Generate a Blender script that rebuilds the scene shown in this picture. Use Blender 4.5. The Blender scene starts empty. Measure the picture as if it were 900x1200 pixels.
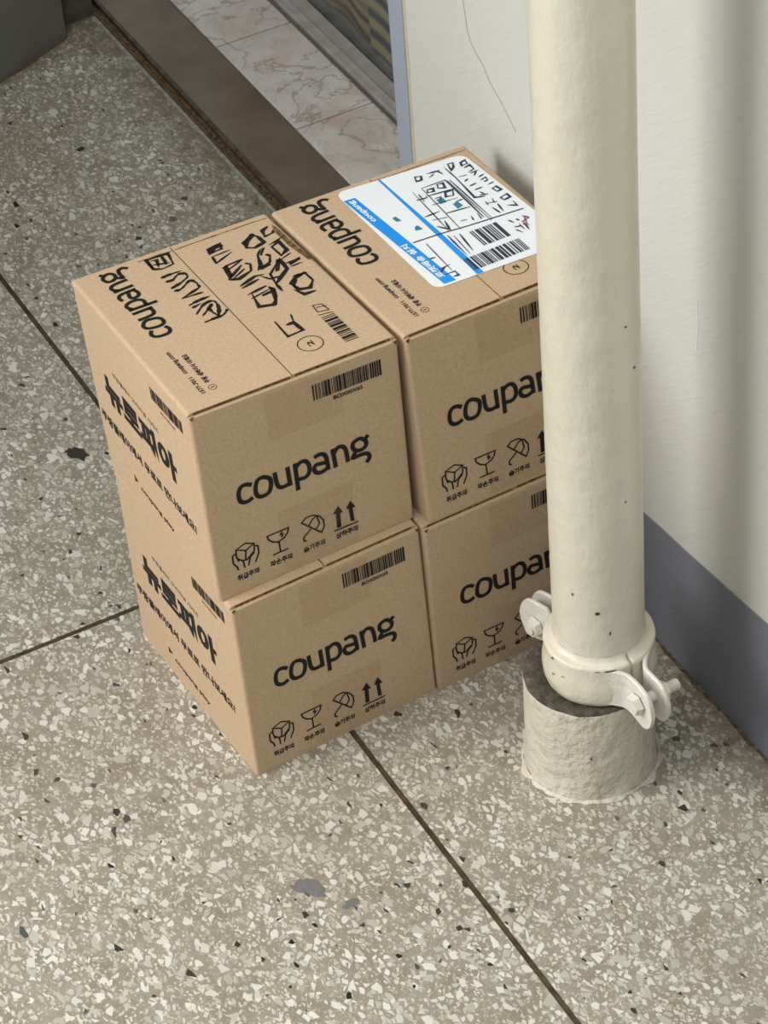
import bpy, bmesh, math, random
from mathutils import Vector, Matrix, Euler
from mathutils import noise as mnoise

scene = bpy.context.scene
COL = scene.collection
R = math.radians

# ---------------------------------------------------------------- camera, sky, lamps, exposure
cd = bpy.data.cameras.new('camera')
cam = bpy.data.objects.new('camera', cd); COL.objects.link(cam)
cam.location = (-0.6349, -1.6743, 1.8072)
cam.rotation_euler = (0.860274, 0.067608, -0.492842)
cd.sensor_fit = 'VERTICAL'; cd.sensor_height = 24.0
cd.lens = 3525.85 / 1200 * 24.0
cd.clip_start = 0.05; cd.clip_end = 60
scene.camera = cam

w = bpy.data.worlds.new('daylight'); scene.world = w; w.use_nodes = True
wn = w.node_tree.nodes; wl = w.node_tree.links
bg = wn['Background']; bg.inputs['Strength'].default_value = 0.45
bg.inputs['Color'].default_value = (0.88, 0.95, 1.0, 1)

def area(name, loc, target, size, power, color):
    d = bpy.data.lights.new(name, 'AREA'); d.shape = 'RECTANGLE'; d.size, d.size_y = size
    d.energy = power; d.color = color
    o = bpy.data.objects.new(name, d); COL.objects.link(o); o.location = loc
    o.rotation_euler = (Vector(target) - Vector(loc)).to_track_quat('-Z', 'Y').to_euler()
    return o
area('open_side_daylight', (-2.3, 0.75, 1.7), (0.1, 0.1, 0.2), (2.0, 1.6), 98, (1.0, 0.985, 0.965))
area('front_floor_fill', (-0.7, -0.75, 3.0), (-0.2, -0.6, 0.0), (2.6, 1.8), 31, (1.0, 0.98, 0.95))  # added unseen overhead fill that brightens the floor in front

vs = scene.view_settings
vs.view_transform = 'Standard'; vs.look = 'None'; vs.gamma = 1.0; vs.use_curve_mapping = False
vs.exposure = 0.0

# ---------------------------------------------------------------- materials
def hexc(r, g, b):
    f = lambda c: (c/255/12.92) if c/255 <= .04045 else ((c/255+.055)/1.055)**2.4
    return (f(r), f(g), f(b), 1)

class Mat:
    def __init__(s, name, color=(.5, .5, .5, 1), rough=.6, metal=0, spec=.5):
        s.m = bpy.data.materials.new(name); s.m.use_nodes = True
        s.t = s.m.node_tree; s.n = s.t.nodes; s.b = s.n['Principled BSDF']
        s.b.inputs['Base Color'].default_value = color
        s.b.inputs['Roughness'].default_value = rough
        s.b.inputs['Metallic'].default_value = metal
        s.b.inputs['Specular IOR Level'].default_value = spec
        s.co = s.n.new('ShaderNodeTexCoord').outputs['Object']
    def node(s, typ, **kw):
        n = s.n.new(typ)
        for k, v in kw.items():
            if k.startswith('i_'):
                key = k[2:].replace('_', ' ')
                n.inputs[key].default_value = v
            else: setattr(n, k, v)
        return n
    def link(s, a, b): s.t.links.new(a, b)
    def mapping(s, scale=(1, 1, 1), rot=(0, 0, 0), loc=(0, 0, 0), src=None):
        n = s.n.new('ShaderNodeMapping'); n.inputs['Scale'].default_value = scale
        n.inputs['Rotation'].default_value = rot; n.inputs['Location'].default_value = loc
        s.link(src or s.co, n.inputs['Vector']); return n.outputs[0]
    def noise(s, scale, detail=3, rough=.5, vec=None, dist=0):
        n = s.node('ShaderNodeTexNoise'); n.inputs['Scale'].default_value = scale
        n.inputs['Detail'].default_value = detail; n.inputs['Roughness'].default_value = rough
        n.inputs['Distortion'].default_value = dist
        s.link(vec or s.co, n.inputs['Vector']); return n.outputs['Fac']
    def ramp(s, fac, stops, interp='LINEAR'):
        n = s.n.new('ShaderNodeValToRGB'); cr = n.color_ramp; cr.interpolation = interp
        while len(cr.elements) < len(stops): cr.elements.new(0.5)
        for e, (p, c) in zip(cr.elements, stops):
            e.position = p; e.color = c if hasattr(c, '__len__') else (c, c, c, 1)
        s.link(fac, n.inputs[0]); return n.outputs[0]
    def mix(s, fac, a, b, mode='MIX'):
        n = s.n.new('ShaderNodeMix'); n.data_type = 'RGBA'; n.blend_type = mode
        for i, x in ((0, fac), (6, a), (7, b)):
            if isinstance(x, (int, float)): n.inputs[i].default_value = x
            elif isinstance(x, tuple): n.inputs[i].default_value = x
            else: s.link(x, n.inputs[i])
        return n.outputs[2]
    def math(s, op, a, b=0.0, c=None):
        n = s.n.new('ShaderNodeMath'); n.operation = op
        for i, x in enumerate((a, b) if c is None else (a, b, c)):
            if isinstance(x, (int, float)): n.inputs[i].default_value = x
            else: s.link(x, n.inputs[i])
        return n.outputs[0]
    def color(s, x): s.link(x, s.b.inputs['Base Color'])
    def rough(s, x): s.link(x, s.b.inputs['Roughness'])
    def bump(s, h, strength=.3, dist=.001):
        n = s.n.new('ShaderNodeBump'); n.inputs['Strength'].default_value = strength
        n.inputs['Distance'].default_value = dist
        s.link(h, n.inputs['Height']); s.link(n.outputs[0], s.b.inputs['Normal'])

M = {}
# kraft cardboard
m = Mat('kraft_cardboard', rough=.82, spec=.25)
n1 = m.noise(420, 3, .7); n2 = m.noise(14, 2)
n3 = m.noise(900, 2, .6, m.mapping((1, 1, .25)))
c = m.ramp(n1, [(.25, hexc(182, 156, 126)), (.55, hexc(199, 174, 144)), (.8, hexc(213, 190, 161))])
c = m.mix(m.math('MULTIPLY', n2, .35), c, hexc(186, 159, 129))
m.color(m.mix(m.math('MULTIPLY', n3, .22), c, hexc(168, 136, 102)))
m.bump(n1, .15, .0006); M['card'] = m.m
m = Mat('kraft_cardboard_worn_edge', rough=.85, spec=.2)
m.color(m.ramp(m.noise(300, 3), [(.3, hexc(196, 164, 126)), (.7, hexc(216, 188, 152))])); M['edge'] = m.m
m = Mat('corrugated_gap', hexc(90, 68, 46), .9, 0, .1)
m.color(m.ramp(m.noise(260, 3), [(.3, hexc(70, 52, 34)), (.7, hexc(140, 112, 80))])); M['gap'] = m.m
m = Mat('clear_packing_tape', hexc(168, 132, 92), .3, 0, .5); m.b.inputs['Alpha'].default_value = .09; M['tape'] = m.m
m = Mat('black_print', hexc(34, 27, 24), .7, 0, .3)
m.color(m.ramp(m.noise(500, 2), [(.35, hexc(20, 16, 15)), (.75, hexc(40, 32, 28))])); M['ink'] = m.m
M['label_white'] = Mat('glossy_white_label', hexc(236, 240, 244), .35, 0, .5).m
M['label_blue'] = Mat('blue_label_print', hexc(12, 146, 236), .35, 0, .5).m
M['label_black'] = Mat('thermal_print', hexc(40, 52, 66), .5, 0, .4).m
M['label_teal'] = Mat('teal_thermal_print', hexc(40, 130, 150), .5, 0, .4).m
M['label_pink'] = Mat('pink_thermal_print', hexc(150, 70, 110), .5, 0, .4).m

# terrazzo
def terrazzo(name):
    m = Mat(name, rough=.42, spec=.4)
    g = m.n.new('ShaderNodeNewGeometry').outputs['Position']
    wob = m.n.new('ShaderNodeTexNoise'); wob.inputs['Scale'].default_value = 95; wob.inputs['Detail'].default_value = 1
    m.link(g, wob.inputs['Vector'])
    sub = m.n.new('ShaderNodeVectorMath'); sub.operation = 'MULTIPLY_ADD'
    m.link(wob.outputs['Color'], sub.inputs[0]); sub.inputs[1].default_value = (.0032, .0032, 0); m.link(g, sub.inputs[2])
    base = sub.outputs[0]
    big = m.noise(5.5, 4, .6, g); mid = m.noise(26, 4, .65, g)
    col = m.ramp(m.noise(340, 3, .7, g), [(.25, hexc(140, 134, 118)), (.5, hexc(156, 149, 133)), (.8, hexc(173, 167, 150))])
    col = m.mix(m.ramp(mid, [(.4, 0.), (.7, .55)]), col, hexc(120, 108, 88))
    def layer(scale, st, rot, keep, edge, colors, prev, loc=(0, 0, 0), white=True):
        v = m.mapping((st, 1, 0), (0, 0, rot), loc, base)
        a = m.node('ShaderNodeTexVoronoi', feature='F1'); b = m.node('ShaderNodeTexVoronoi', feature='DISTANCE_TO_EDGE')
        for x in (a, b):
            x.inputs['Scale'].default_value = scale; x.inputs['Randomness'].default_value = 1
            m.link(v, x.inputs['Vector'])
        sp = m.n.new('ShaderNodeSeparateColor'); m.link(a.outputs['Color'], sp.inputs[0])
        e = m.math('MULTIPLY_ADD', sp.outputs[1], edge[1]-edge[0], edge[0])
        mask = m.math('GREATER_THAN', m.math('SUBTRACT', b.outputs['Distance'], e), 0.0)
        mask = m.math('MULTIPLY', mask, m.math('LESS_THAN', sp.outputs[0], keep))
        cc = m.ramp(sp.outputs[2], colors)
        return m.mix(mask, prev, cc)
    W = [(0, hexc(178, 173, 158)), (.5, hexc(200, 196, 182)), (1, hexc(222, 219, 208))]
    W2 = [(0, hexc(168, 160, 142)), (.6, hexc(192, 186, 168)), (1, hexc(212, 207, 192))]
    col = layer(300, 1.3, .5, .34, (.08, .22), W2, col)
    col = layer(190, 1.5, -.6, .42, (.08, .24), W2, col, (.3, .1, 0))
    col = layer(134, 1.55, .9, .48, (.08, .24), W, col, (.7, .4, 0))
    col = layer(98, 1.45, -.2, .36, (.10, .26), W, col, (.2, .9, 0))
    col = layer(78, 1.4, 1.6, .16, (.14, .30), W, col, (.6, .2, 0))
    K = [(0, hexc(30, 31, 30)), (.8, hexc(50, 52, 50)), (1, hexc(90, 92, 88))]
    col = layer(140, 1.6, .2, .018, (.10, .24), K, col, (.5, .77, 0))
    col = layer(84, 1.45, 1.2, .022, (.14, .28), K, col, (.13, .45, 0))
    col = m.mix(m.ramp(big, [(.42, 0.), (.75, .4)]), col, hexc(132, 120, 98))
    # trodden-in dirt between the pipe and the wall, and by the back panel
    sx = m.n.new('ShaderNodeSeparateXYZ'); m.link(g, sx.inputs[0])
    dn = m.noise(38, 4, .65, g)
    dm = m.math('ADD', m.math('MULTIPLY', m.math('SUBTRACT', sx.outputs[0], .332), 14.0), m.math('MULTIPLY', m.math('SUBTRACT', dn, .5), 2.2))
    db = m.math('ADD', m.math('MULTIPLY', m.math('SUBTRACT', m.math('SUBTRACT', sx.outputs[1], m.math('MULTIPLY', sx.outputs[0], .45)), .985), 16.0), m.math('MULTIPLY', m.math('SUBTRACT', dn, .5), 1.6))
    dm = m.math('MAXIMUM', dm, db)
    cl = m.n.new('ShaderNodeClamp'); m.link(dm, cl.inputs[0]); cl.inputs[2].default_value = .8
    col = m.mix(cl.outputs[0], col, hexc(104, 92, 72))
    m.color(col)
    m.rough(m.ramp(big, [(.3, .34), (.7, .55)]))
    m.bump(m.noise(60, 3, .5, g), .12, .0006)
    return m.m
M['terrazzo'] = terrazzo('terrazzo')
m = Mat('tarnished_divider_strip', hexc(74, 62, 44), .5, .25, .4)
m.color(m.ramp(m.noise(70, 3), [(.3, hexc(58, 48, 36)), (.7, hexc(96, 80, 54))])); M['strip'] = m.m
m = Mat('floor_dirt', hexc(86, 74, 56), .9, 0, .1)
m.color(m.ramp(m.noise(160, 4), [(.3, hexc(64, 52, 40)), (.7, hexc(128, 112, 90))])); M['dirt'] = m.m
m = Mat('grey_paint_smudge', hexc(124, 121, 122), .6); m.b.inputs['Alpha'].default_value = .7; M['smudge'] = m.m
M['fleck'] = Mat('dark_fleck', hexc(52, 48, 42), .6).m

# painted pipe
def paint(name, col_a, col_b, bscale=60, rough=.33, strength=.35, chips=True, stretch=(1, 1, .35)):
    m = Mat(name, rough=rough, spec=.5)
    n = m.noise(bscale, 4, .55, m.mapping(stretch)); n2 = m.noise(9, 3)
    c = m.mix(n2, col_a, col_b)
    if chips:
        v = m.node('ShaderNodeTexVoronoi', feature='F1'); v.inputs['Scale'].default_value = 34; m.link(m.mapping((1, 1, .6)), v.inputs['Vector'])
        sp = m.n.new('ShaderNodeSeparateColor'); m.link(v.outputs['Color'], sp.inputs[0])
        k = m.math('MULTIPLY', m.math('LESS_THAN', v.outputs['Distance'], .075), m.math('LESS_THAN', sp.outputs[0], .09))
        c = m.mix(m.math('MULTIPLY', k, .85), c, hexc(92, 78, 60))
    m.color(c); m.bump(m.math('ADD', n, m.math('MULTIPLY', m.noise(bscale*.35, 3, .5), 2.0)), strength, .003)
    return m.m
M['pipe'] = paint('cream_gloss_paint', hexc(214, 209, 191), hexc(205, 198, 176), 110, .3, .3)
M['sleeve'] = paint('thick_cream_paint', hexc(212, 204, 186), hexc(198, 189, 168), 110, .42, 1.0, True, (1, 1, 1))
M['clamp'] = paint('cream_paint_on_iron', hexc(222, 216, 198), hexc(204, 194, 170), 90, .3, .4, True, (1, 1, 1))
M['lug'] = paint('pale_paint_on_iron', hexc(222, 219, 208), hexc(205, 200, 184), 120, .35, .4, False, (1, 1, 1))
m = Mat('dark_mortar', rough=.9); m.color(m.ramp(m.noise(120, 5, .7), [(.3, hexc(46, 41, 34)), (.6, hexc(88, 80, 66)), (.85, hexc(134, 126, 108))])); m.bump(m.noise(200, 4), .8, .002); M['mortar'] = m.m

# walls
def wallpaint(name, a, b, rough=.55, streak=.35, drips=True):
    m = Mat(name, rough=rough, spec=.35)
    v = m.mapping((1, 1, 1), (R(38), 0, 0))
    st = m.noise(1, 4, .65, m.mapping((30, 28, 420), (0, 0, 0), src=v))
    c = m.mix(m.noise(4, 3), a, b)
    m.color(m.mix(m.math('MULTIPLY', m.ramp(st, [(.5, 0.), (.75, 1.)]), .18), c, tuple(x*.72 for x in b[:3])+(1,)))
    m.bump(m.math('ADD', st, m.math('MULTIPLY', m.noise(120, 4), .5)), streak, .0012)
    return m.m
M['wall'] = wallpaint('ivory_wall_paint', hexc(214, 215, 208), hexc(204, 203, 193))
M['blue'] = wallpaint('slate_blue_paint', hexc(128, 131, 139), hexc(114, 117, 127))
M['bluetrim'] = wallpaint('lavender_grey_paint', hexc(166, 174, 188), hexc(150, 158, 174), streak=.15)
M['chipped'] = wallpaint('chipped_filler', hexc(206, 198, 172), hexc(176, 164, 134))
m = Mat('dark_grey_panel_paint', rough=.6); m.color(m.ramp(m.noise(12, 3), [(.3, hexc(116, 115, 110)), (.7, hexc(128, 127, 122))])); m.bump(m.noise(300, 3), .15, .001); M['darkpanel'] = m.m
m = Mat('dark_jamb', rough=.7); m.color(m.ramp(m.noise(40, 4), [(.3, hexc(66, 62, 56)), (.7, hexc(110, 104, 96))])); M['jamb'] = m.m
m = Mat('brown_anodised_threshold', rough=.38, metal=.1)
s = m.noise(1, 3, .6, m.mapping((300, 6, 6)))
c = m.ramp(m.noise(18, 4), [(.3, hexc(108, 92, 74)), (.7, hexc(130, 116, 97))])
sp_ = m.noise(150, 2); m.color(m.mix(m.ramp(sp_, [(.68, 0.), (.74, .6)]), c, hexc(70, 46, 36))); m.bump(s, .1, .0006); M['bar'] = m.m
m = Mat('rusty_rail', rough=.6, metal=.3); m.color(m.ramp(m.noise(60, 4, .7), [(.3, hexc(58, 47, 38)), (.5, hexc(92, 80, 66)), (.8, hexc(124, 112, 96))])); M['rail'] = m.m
m = Mat('pink_grey_marble', rough=.28, spec=.5)
v = m.noise(9, 5, .6, dist=.5)
c = m.ramp(m.noise(14, 5, .65, dist=.8), [(.3, hexc(206, 196, 186)), (.5, hexc(222, 216, 208)), (.7, hexc(234, 229, 222))])
c = m.mix(m.ramp(m.noise(20, 4, .6, m.mapping(loc=(3, 2, 0))), [(.5, 0.), (.7, .5)]), c, hexc(212, 178, 160))
vein = m.ramp(m.math('ABSOLUTE', m.math('SUBTRACT', v, .5)), [(0, 1.), (.014, 0.)])
vein2 = m.ramp(m.math('ABSOLUTE', m.math('SUBTRACT', m.noise(22, 4, .6, m.mapping((1, .6, 1), loc=(1, 5, 0)), .5), .52)), [(0, .8), (.02, 0.)])
c = m.mix(m.math('MULTIPLY', vein, .6), c, hexc(132, 116, 110)); m.color(m.mix(m.math('MULTIPLY', vein2, .22), c, hexc(126, 112, 108)))
M['marble'] = m.m
m = Mat('grout', hexc(132, 124, 108), .9); M['grout'] = m.m
m = Mat('aluminium_frame', rough=.4, metal=.1); m.color(m.ramp(m.noise(50, 4), [(.3, hexc(172, 166, 160)), (.7, hexc(194, 190, 186))])); M['alu'] = m.m
m = Mat('glass', (.35, .38, .37, 1), .04, 0, .5); m.b.inputs['Alpha'].default_value = .14; M['glass'] = m.m
# fabric behind the glass
m = Mat('tan_cloth', rough=.9, spec=.1)
z = m.noise(1, 3, .6, m.mapping((3, 6, 75)), .3)
m.color(m.ramp(z, [(.36, hexc(64, 52, 38)), (.46, hexc(132, 112, 82)), (.56, hexc(166, 148, 112)), (.7, hexc(188, 172, 136))])); m.bump(z, .6, .004); M['cloth'] = m.m
m = Mat('striped_cloth', rough=.9, spec=.1)
wv = m.node('ShaderNodeTexWave', wave_type='BANDS', bands_direction='Z', wave_profile='SIN'); wv.inputs['Scale'].default_value = 12.0
wv.inputs['Distortion'].default_value = .06; m.link(m.co, wv.inputs['Vector'])
c = m.ramp(wv.outputs['Fac'], [(.12, hexc(60, 66, 70)), (.35, hexc(118, 120, 122)), (.5, hexc(96, 96, 84)), (.62, hexc(168, 156, 110)), (1, hexc(176, 164, 118))])
m.color(c); M['stripes'] = m.m

# ---------------------------------------------------------------- object helpers
def link(name, me, mat, parent=None):
    o = bpy.data.objects.new(name, me); COL.objects.link(o)
    mats = mat if isinstance(mat, (list, tuple)) else [mat]
    for x in mats: me.materials.append(x)
    if parent is not None: o.parent = parent
    return o
def from_py(name, verts, faces, mat, parent=None, smooth=False, mi=None):
    me = bpy.data.meshes.new(name); me.from_pydata([tuple(v) for v in verts], [], faces)
    if smooth: me.polygons.foreach_set('use_smooth', [True]*len(me.polygons))
    if mi: me.polygons.foreach_set('material_index', mi)
    me.update(); return link(name, me, mat, parent)
def from_bm(name, bm, mat, parent=None, smooth=False):
    bmesh.ops.recalc_face_normals(bm, faces=bm.faces)
    me = bpy.data.meshes.new(name); bm.to_mesh(me); bm.free()
    if smooth:
        me.polygons.foreach_set('use_smooth', [True]*len(me.polygons)); me.set_sharp_from_angle(angle=R(35))
    return link(name, me, mat, parent)
def empty(name, loc, rz=0):
    o = bpy.data.objects.new(name, None); COL.objects.link(o); o.location = loc; o.rotation_euler = (0, 0, rz)
    o.empty_display_size = .03; return o
def tag(o, label=None, cat=None, group=None, kind=None):
    for k, v in (('label', label), ('category', cat), ('group', group), ('kind', kind)):
        if v: o[k] = v
    return o
def add_box(bm, x0, x1, y0, y1, z0, z1, bev=0, seg=2):
    r = bmesh.ops.create_cube(bm, size=1, matrix=Matrix.Translation(((x0+x1)/2, (y0+y1)/2, (z0+z1)/2)) @ Matrix.Diagonal((x1-x0, y1-y0, z1-z0, 1)))
    if bev:
        es = list({e for v in r['verts'] for e in v.link_edges})
        bmesh.ops.bevel(bm, geom=es, offset=bev, segments=seg, profile=.5, affect='EDGES')
    return r['verts']
def box(name, x0, x1, y0, y1, z0, z1, mat, parent=None, bev=0, smooth=False):
    bm = bmesh.new(); add_box(bm, x0, x1, y0, y1, z0, z1, bev); return from_bm(name, bm, mat, parent, smooth)
def prism(name, poly, z0, z1, mat, parent=None, frame=None, bev=0):
    """poly in 2D extruded z0..z1, frame maps (a,b,c)->xyz"""
    bm = bmesh.new(); f = frame or (lambda a, b, c: (a, b, c))
    lo = [bm.verts.new(f(a, b, z0)) for a, b in poly]; hi = [bm.verts.new(f(a, b, z1)) for a, b in poly]
    n = len(poly); bm.faces.new(lo[::-1]); top = bm.faces.new(hi)
    for i in range(n): bm.faces.new((lo[i], lo[(i+1) % n], hi[(i+1) % n], hi[i]))
    if bev:
        es = [e for e in bm.edges if len({v in hi for v in e.verts}) == 1]
        bmesh.ops.bevel(bm, geom=es, offset=bev, segments=2, profile=.5, affect='EDGES')
    return from_bm(name, bm, mat, parent)
def smooth_path(p, closed=False, k=5):
    n = len(p)
    if n < 3: return list(p)
    out = []
    q = list(p[:-1]) if closed else list(p)
    n = len(q)
    rng = range(n) if closed else range(n-1)
    g = (lambda i: q[i % n]) if closed else (lambda i: q[max(0, min(n-1, i))])
    for i in rng:
        a, b, c, d = g(i-1), g(i), g(i+1), g(i+2)
        for j in range(k):
            t = j/k
            out.append(tuple(.5*((2*b[x])+(-a[x]+c[x])*t+(2*a[x]-5*b[x]+4*c[x]-d[x])*t*t+(-a[x]+3*b[x]-3*c[x]+d[x])*t**3) for x in (0, 1)))
    out.append(out[0] if closed else q[-1])
    return out
def ribbon(p, w):
    """2D polyline -> quads (verts2d, faces)"""
    closed = (abs(p[0][0]-p[-1][0]) + abs(p[0][1]-p[-1][1])) < 1e-6
    q = p[:-1] if closed else p
    n = len(q); V = []; F = []
    for i in range(n):
        a = q[(i-1) % n] if closed else q[max(0, i-1)]; b = q[i]; c = q[(i+1) % n] if closed else q[min(n-1, i+1)]
        d1 = Vector((b[0]-a[0], b[1]-a[1])); d2 = Vector((c[0]-b[0], c[1]-b[1]))
        if d1.length < 1e-9: d1 = d2
        if d2.length < 1e-9: d2 = d1
        d1.normalize(); d2.normalize(); t = d1+d2
        if t.length < .2: t = d1.copy()
        t.normalize(); nn = Vector((-t.y, t.x)); s = min(1.8, 1/max(.3, abs(nn.dot(Vector((-d1.y, d1.x))))))
        V += [(b[0]+nn.x*w/2*s, b[1]+nn.y*w/2*s), (b[0]-nn.x*w/2*s, b[1]-nn.y*w/2*s)]
    for i in range(n if closed else n-1):
        j = (i+1) % n; F.append((2*i, 2*i+1, 2*j+1, 2*j))
    return V, F
def strokes(lines, w, sm=False):
    V = []; F = []
    for l in lines:
        closed = (abs(l[0][0]-l[-1][0]) + abs(l[0][1]-l[-1][1])) < 1e-6
        if sm: l = smooth_path(l, closed)
        v, f = ribbon(l, w); o = len(V); V += v; F += [tuple(i+o for i in x) for x in f]
    return V, F
def brush(lines, w, seed, curved=False):
    """brush-like strokes: width swells and thins along the line"""
    V = []; F = []; rnd = random.Random(seed)
    for l in lines:
        closed = (abs(l[0][0]-l[-1][0]) + abs(l[0][1]-l[-1][1])) < 1e-6
        lin = [tuple(p[x]+(q[x]-p[x])*k/3 for x in (0, 1)) for p, q in zip(l, l[1:]) for k in range(3)] + [tuple(l[-1])]
        l = smooth_path(l, closed, 6) if len(l) > 2 else [tuple(l[0][x]+(l[1][x]-l[0][x])*t/5 for x in (0, 1)) for t in range(6)]
        if len(l) > 2 and not curved: l = lin
        v, f = ribbon(l, 1.0); o = len(V); ph = rnd.uniform(0, 6); n = len(v)//2
        for i in range(n):
            c = ((v[2*i][0]+v[2*i+1][0])/2, (v[2*i][1]+v[2*i+1][1])/2)
            k = w*(.95+.35*math.sin(ph+i*.55)+.18*math.sin(ph*3+i*1.7))
            if not closed: k *= min(1, .35+min(i, n-1-i)*.45)
            V += [tuple(c[x]+(v[2*i+e][x]-c[x])*k for x in (0, 1)) for e in (0, 1)]
        F += [tuple(i+o for i in x) for x in f]
    return V, F
def polys(ps):
    V = []; F = []
    for p in ps:
        o = len(V); V += list(p); F.append(tuple(range(o, o+len(p))))
    return V, F
_tc = {}
def text2d(s, bold=0.0):
    """glyph outlines as flat triangles, normalised so that width = 1 unit per em etc."""
    k = (s, bold)
    if k not in _tc:
        c = bpy.data.curves.new('text', 'FONT'); c.body = s; c.offset = bold; c.resolution_u = 3
        o = bpy.data.objects.new('text', c); COL.objects.link(o)
        me = bpy.data.meshes.new_from_object(o.evaluated_get(bpy.context.evaluated_depsgraph_get()))
        V = [(v.co.x, v.co.y) for v in me.vertices]; F = [tuple(p.vertices) for p in me.polygons]
        bpy.data.objects.remove(o); bpy.data.curves.remove(c); bpy.data.meshes.remove(me)
        x0 = min(v[0] for v in V); x1 = max(v[0] for v in V); y0 = min(v[1] for v in V); y1 = max(v[1] for v in V)
        _tc[k] = ([((x-x0)/(x1-x0), (y-y0)/(y1-y0)) for x, y in V], F)
    return _tc[k]
def text_in(s, x0, y0, x1, y1, bold=0.0, slope=0.0):
    """text fitted in a rectangle; slope adds y drop along x"""
    V, F = text2d(s, bold)
    return [(x0+a*(x1-x0), y0+b*(y1-y0)+slope*a) for a, b in V], F
def join2(*ps):
    V = []; F = []
    for v, f in ps:
        o = len(V); V += list(v); F += [tuple(i+o for i in x) for x in f]
    return V, F
def bars(x0, x1, y0, y1, n, seed, vertical=True, slope=0.0, fill=.55):
    rnd = random.Random(seed); xs = []; x = x0
    while x < x1:
        wb = rnd.choice((1, 1, 2, 3))*(x1-x0)/n; gp = rnd.choice((1, 1, 2))*(x1-x0)/n*(1-fill)*1.6
        xs.append((x, min(x+wb, x1))); x += wb+gp
    P = []
    for a, b in xs:
        sa = slope*(a-x0)/(x1-x0); P.append([(a, y0+sa), (b, y0+sa), (b, y1+sa), (a, y1+sa)])
    if not vertical: P = [[(q[1], q[0]) for q in p][::-1] for p in P]
    return polys(P)

# ---------------------------------------------------------------- the boxes
AR = R(1.9716); CA, SA = math.cos(AR), math.sin(AR)
def rot(p): return Vector((p[0]*CA - p[1]*SA, p[0]*SA + p[1]*CA, p[2]))
BW, BD, BH = 180.0, 209.0, 190.8
# corners as they stand (metres): bottom fl fr bl br, top fl fr bl br
CORN = {'LL': [(0.002, -0.0045, 0), (0.1815, 0.001, 0), (0.001, 0.2095, 0), (0.181, 0.2135, 0), (-0.001, -0.0034, 0.1908), (0.1755, -0.001, 0.1908), (-0.001, 0.2098, 0.1908), (0.1755, 0.2115, 0.1908)], 'LR': [(0.1822, -0.0013, 0), (0.362, -0.002, 0), (0.182, 0.211, 0), (0.362, 0.209, 0), (0.1768, -0.0067, 0.1908), (0.3565, -0.0067, 0.1908), (0.177, 0.2085, 0.1908), (0.3565, 0.206, 0.1908)], 'UL': [(-0.004, 0.0098, 0.1912), (0.178, 0.0106, 0.1912), (-0.0007, 0.2137, 0.1912), (0.179, 0.214, 0.1912), (-0.0074, 0.0127, 0.3817), (0.1735, 0.0059, 0.3817), (-0.0052, 0.225, 0.3817), (0.1698, 0.2155, 0.3817)], 'UR': [(0.1843, -0.0026, 0.1912), (0.364, -0.005, 0.1912), (0.182, 0.209, 0.1912), (0.362, 0.2065, 0.1912), (0.1778, 0.0015, 0.3817), (0.3575, 0.0, 0.3817), (0.1735, 0.2135, 0.3817), (0.3559, 0.2039, 0.3817)]}
def warp(corners):
    c = [rot(p) for p in corners]
    def T(x, y, z):
        u, v, t = x/BW, y/BD, z/BH
        lo = c[0]*(1-u)*(1-v)+c[1]*u*(1-v)+c[2]*(1-u)*v+c[3]*u*v
        hi = c[4]*(1-u)*(1-v)+c[5]*u*(1-v)+c[6]*(1-u)*v+c[7]*u*v
        return lo*(1-t)+hi*t
    return T
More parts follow.
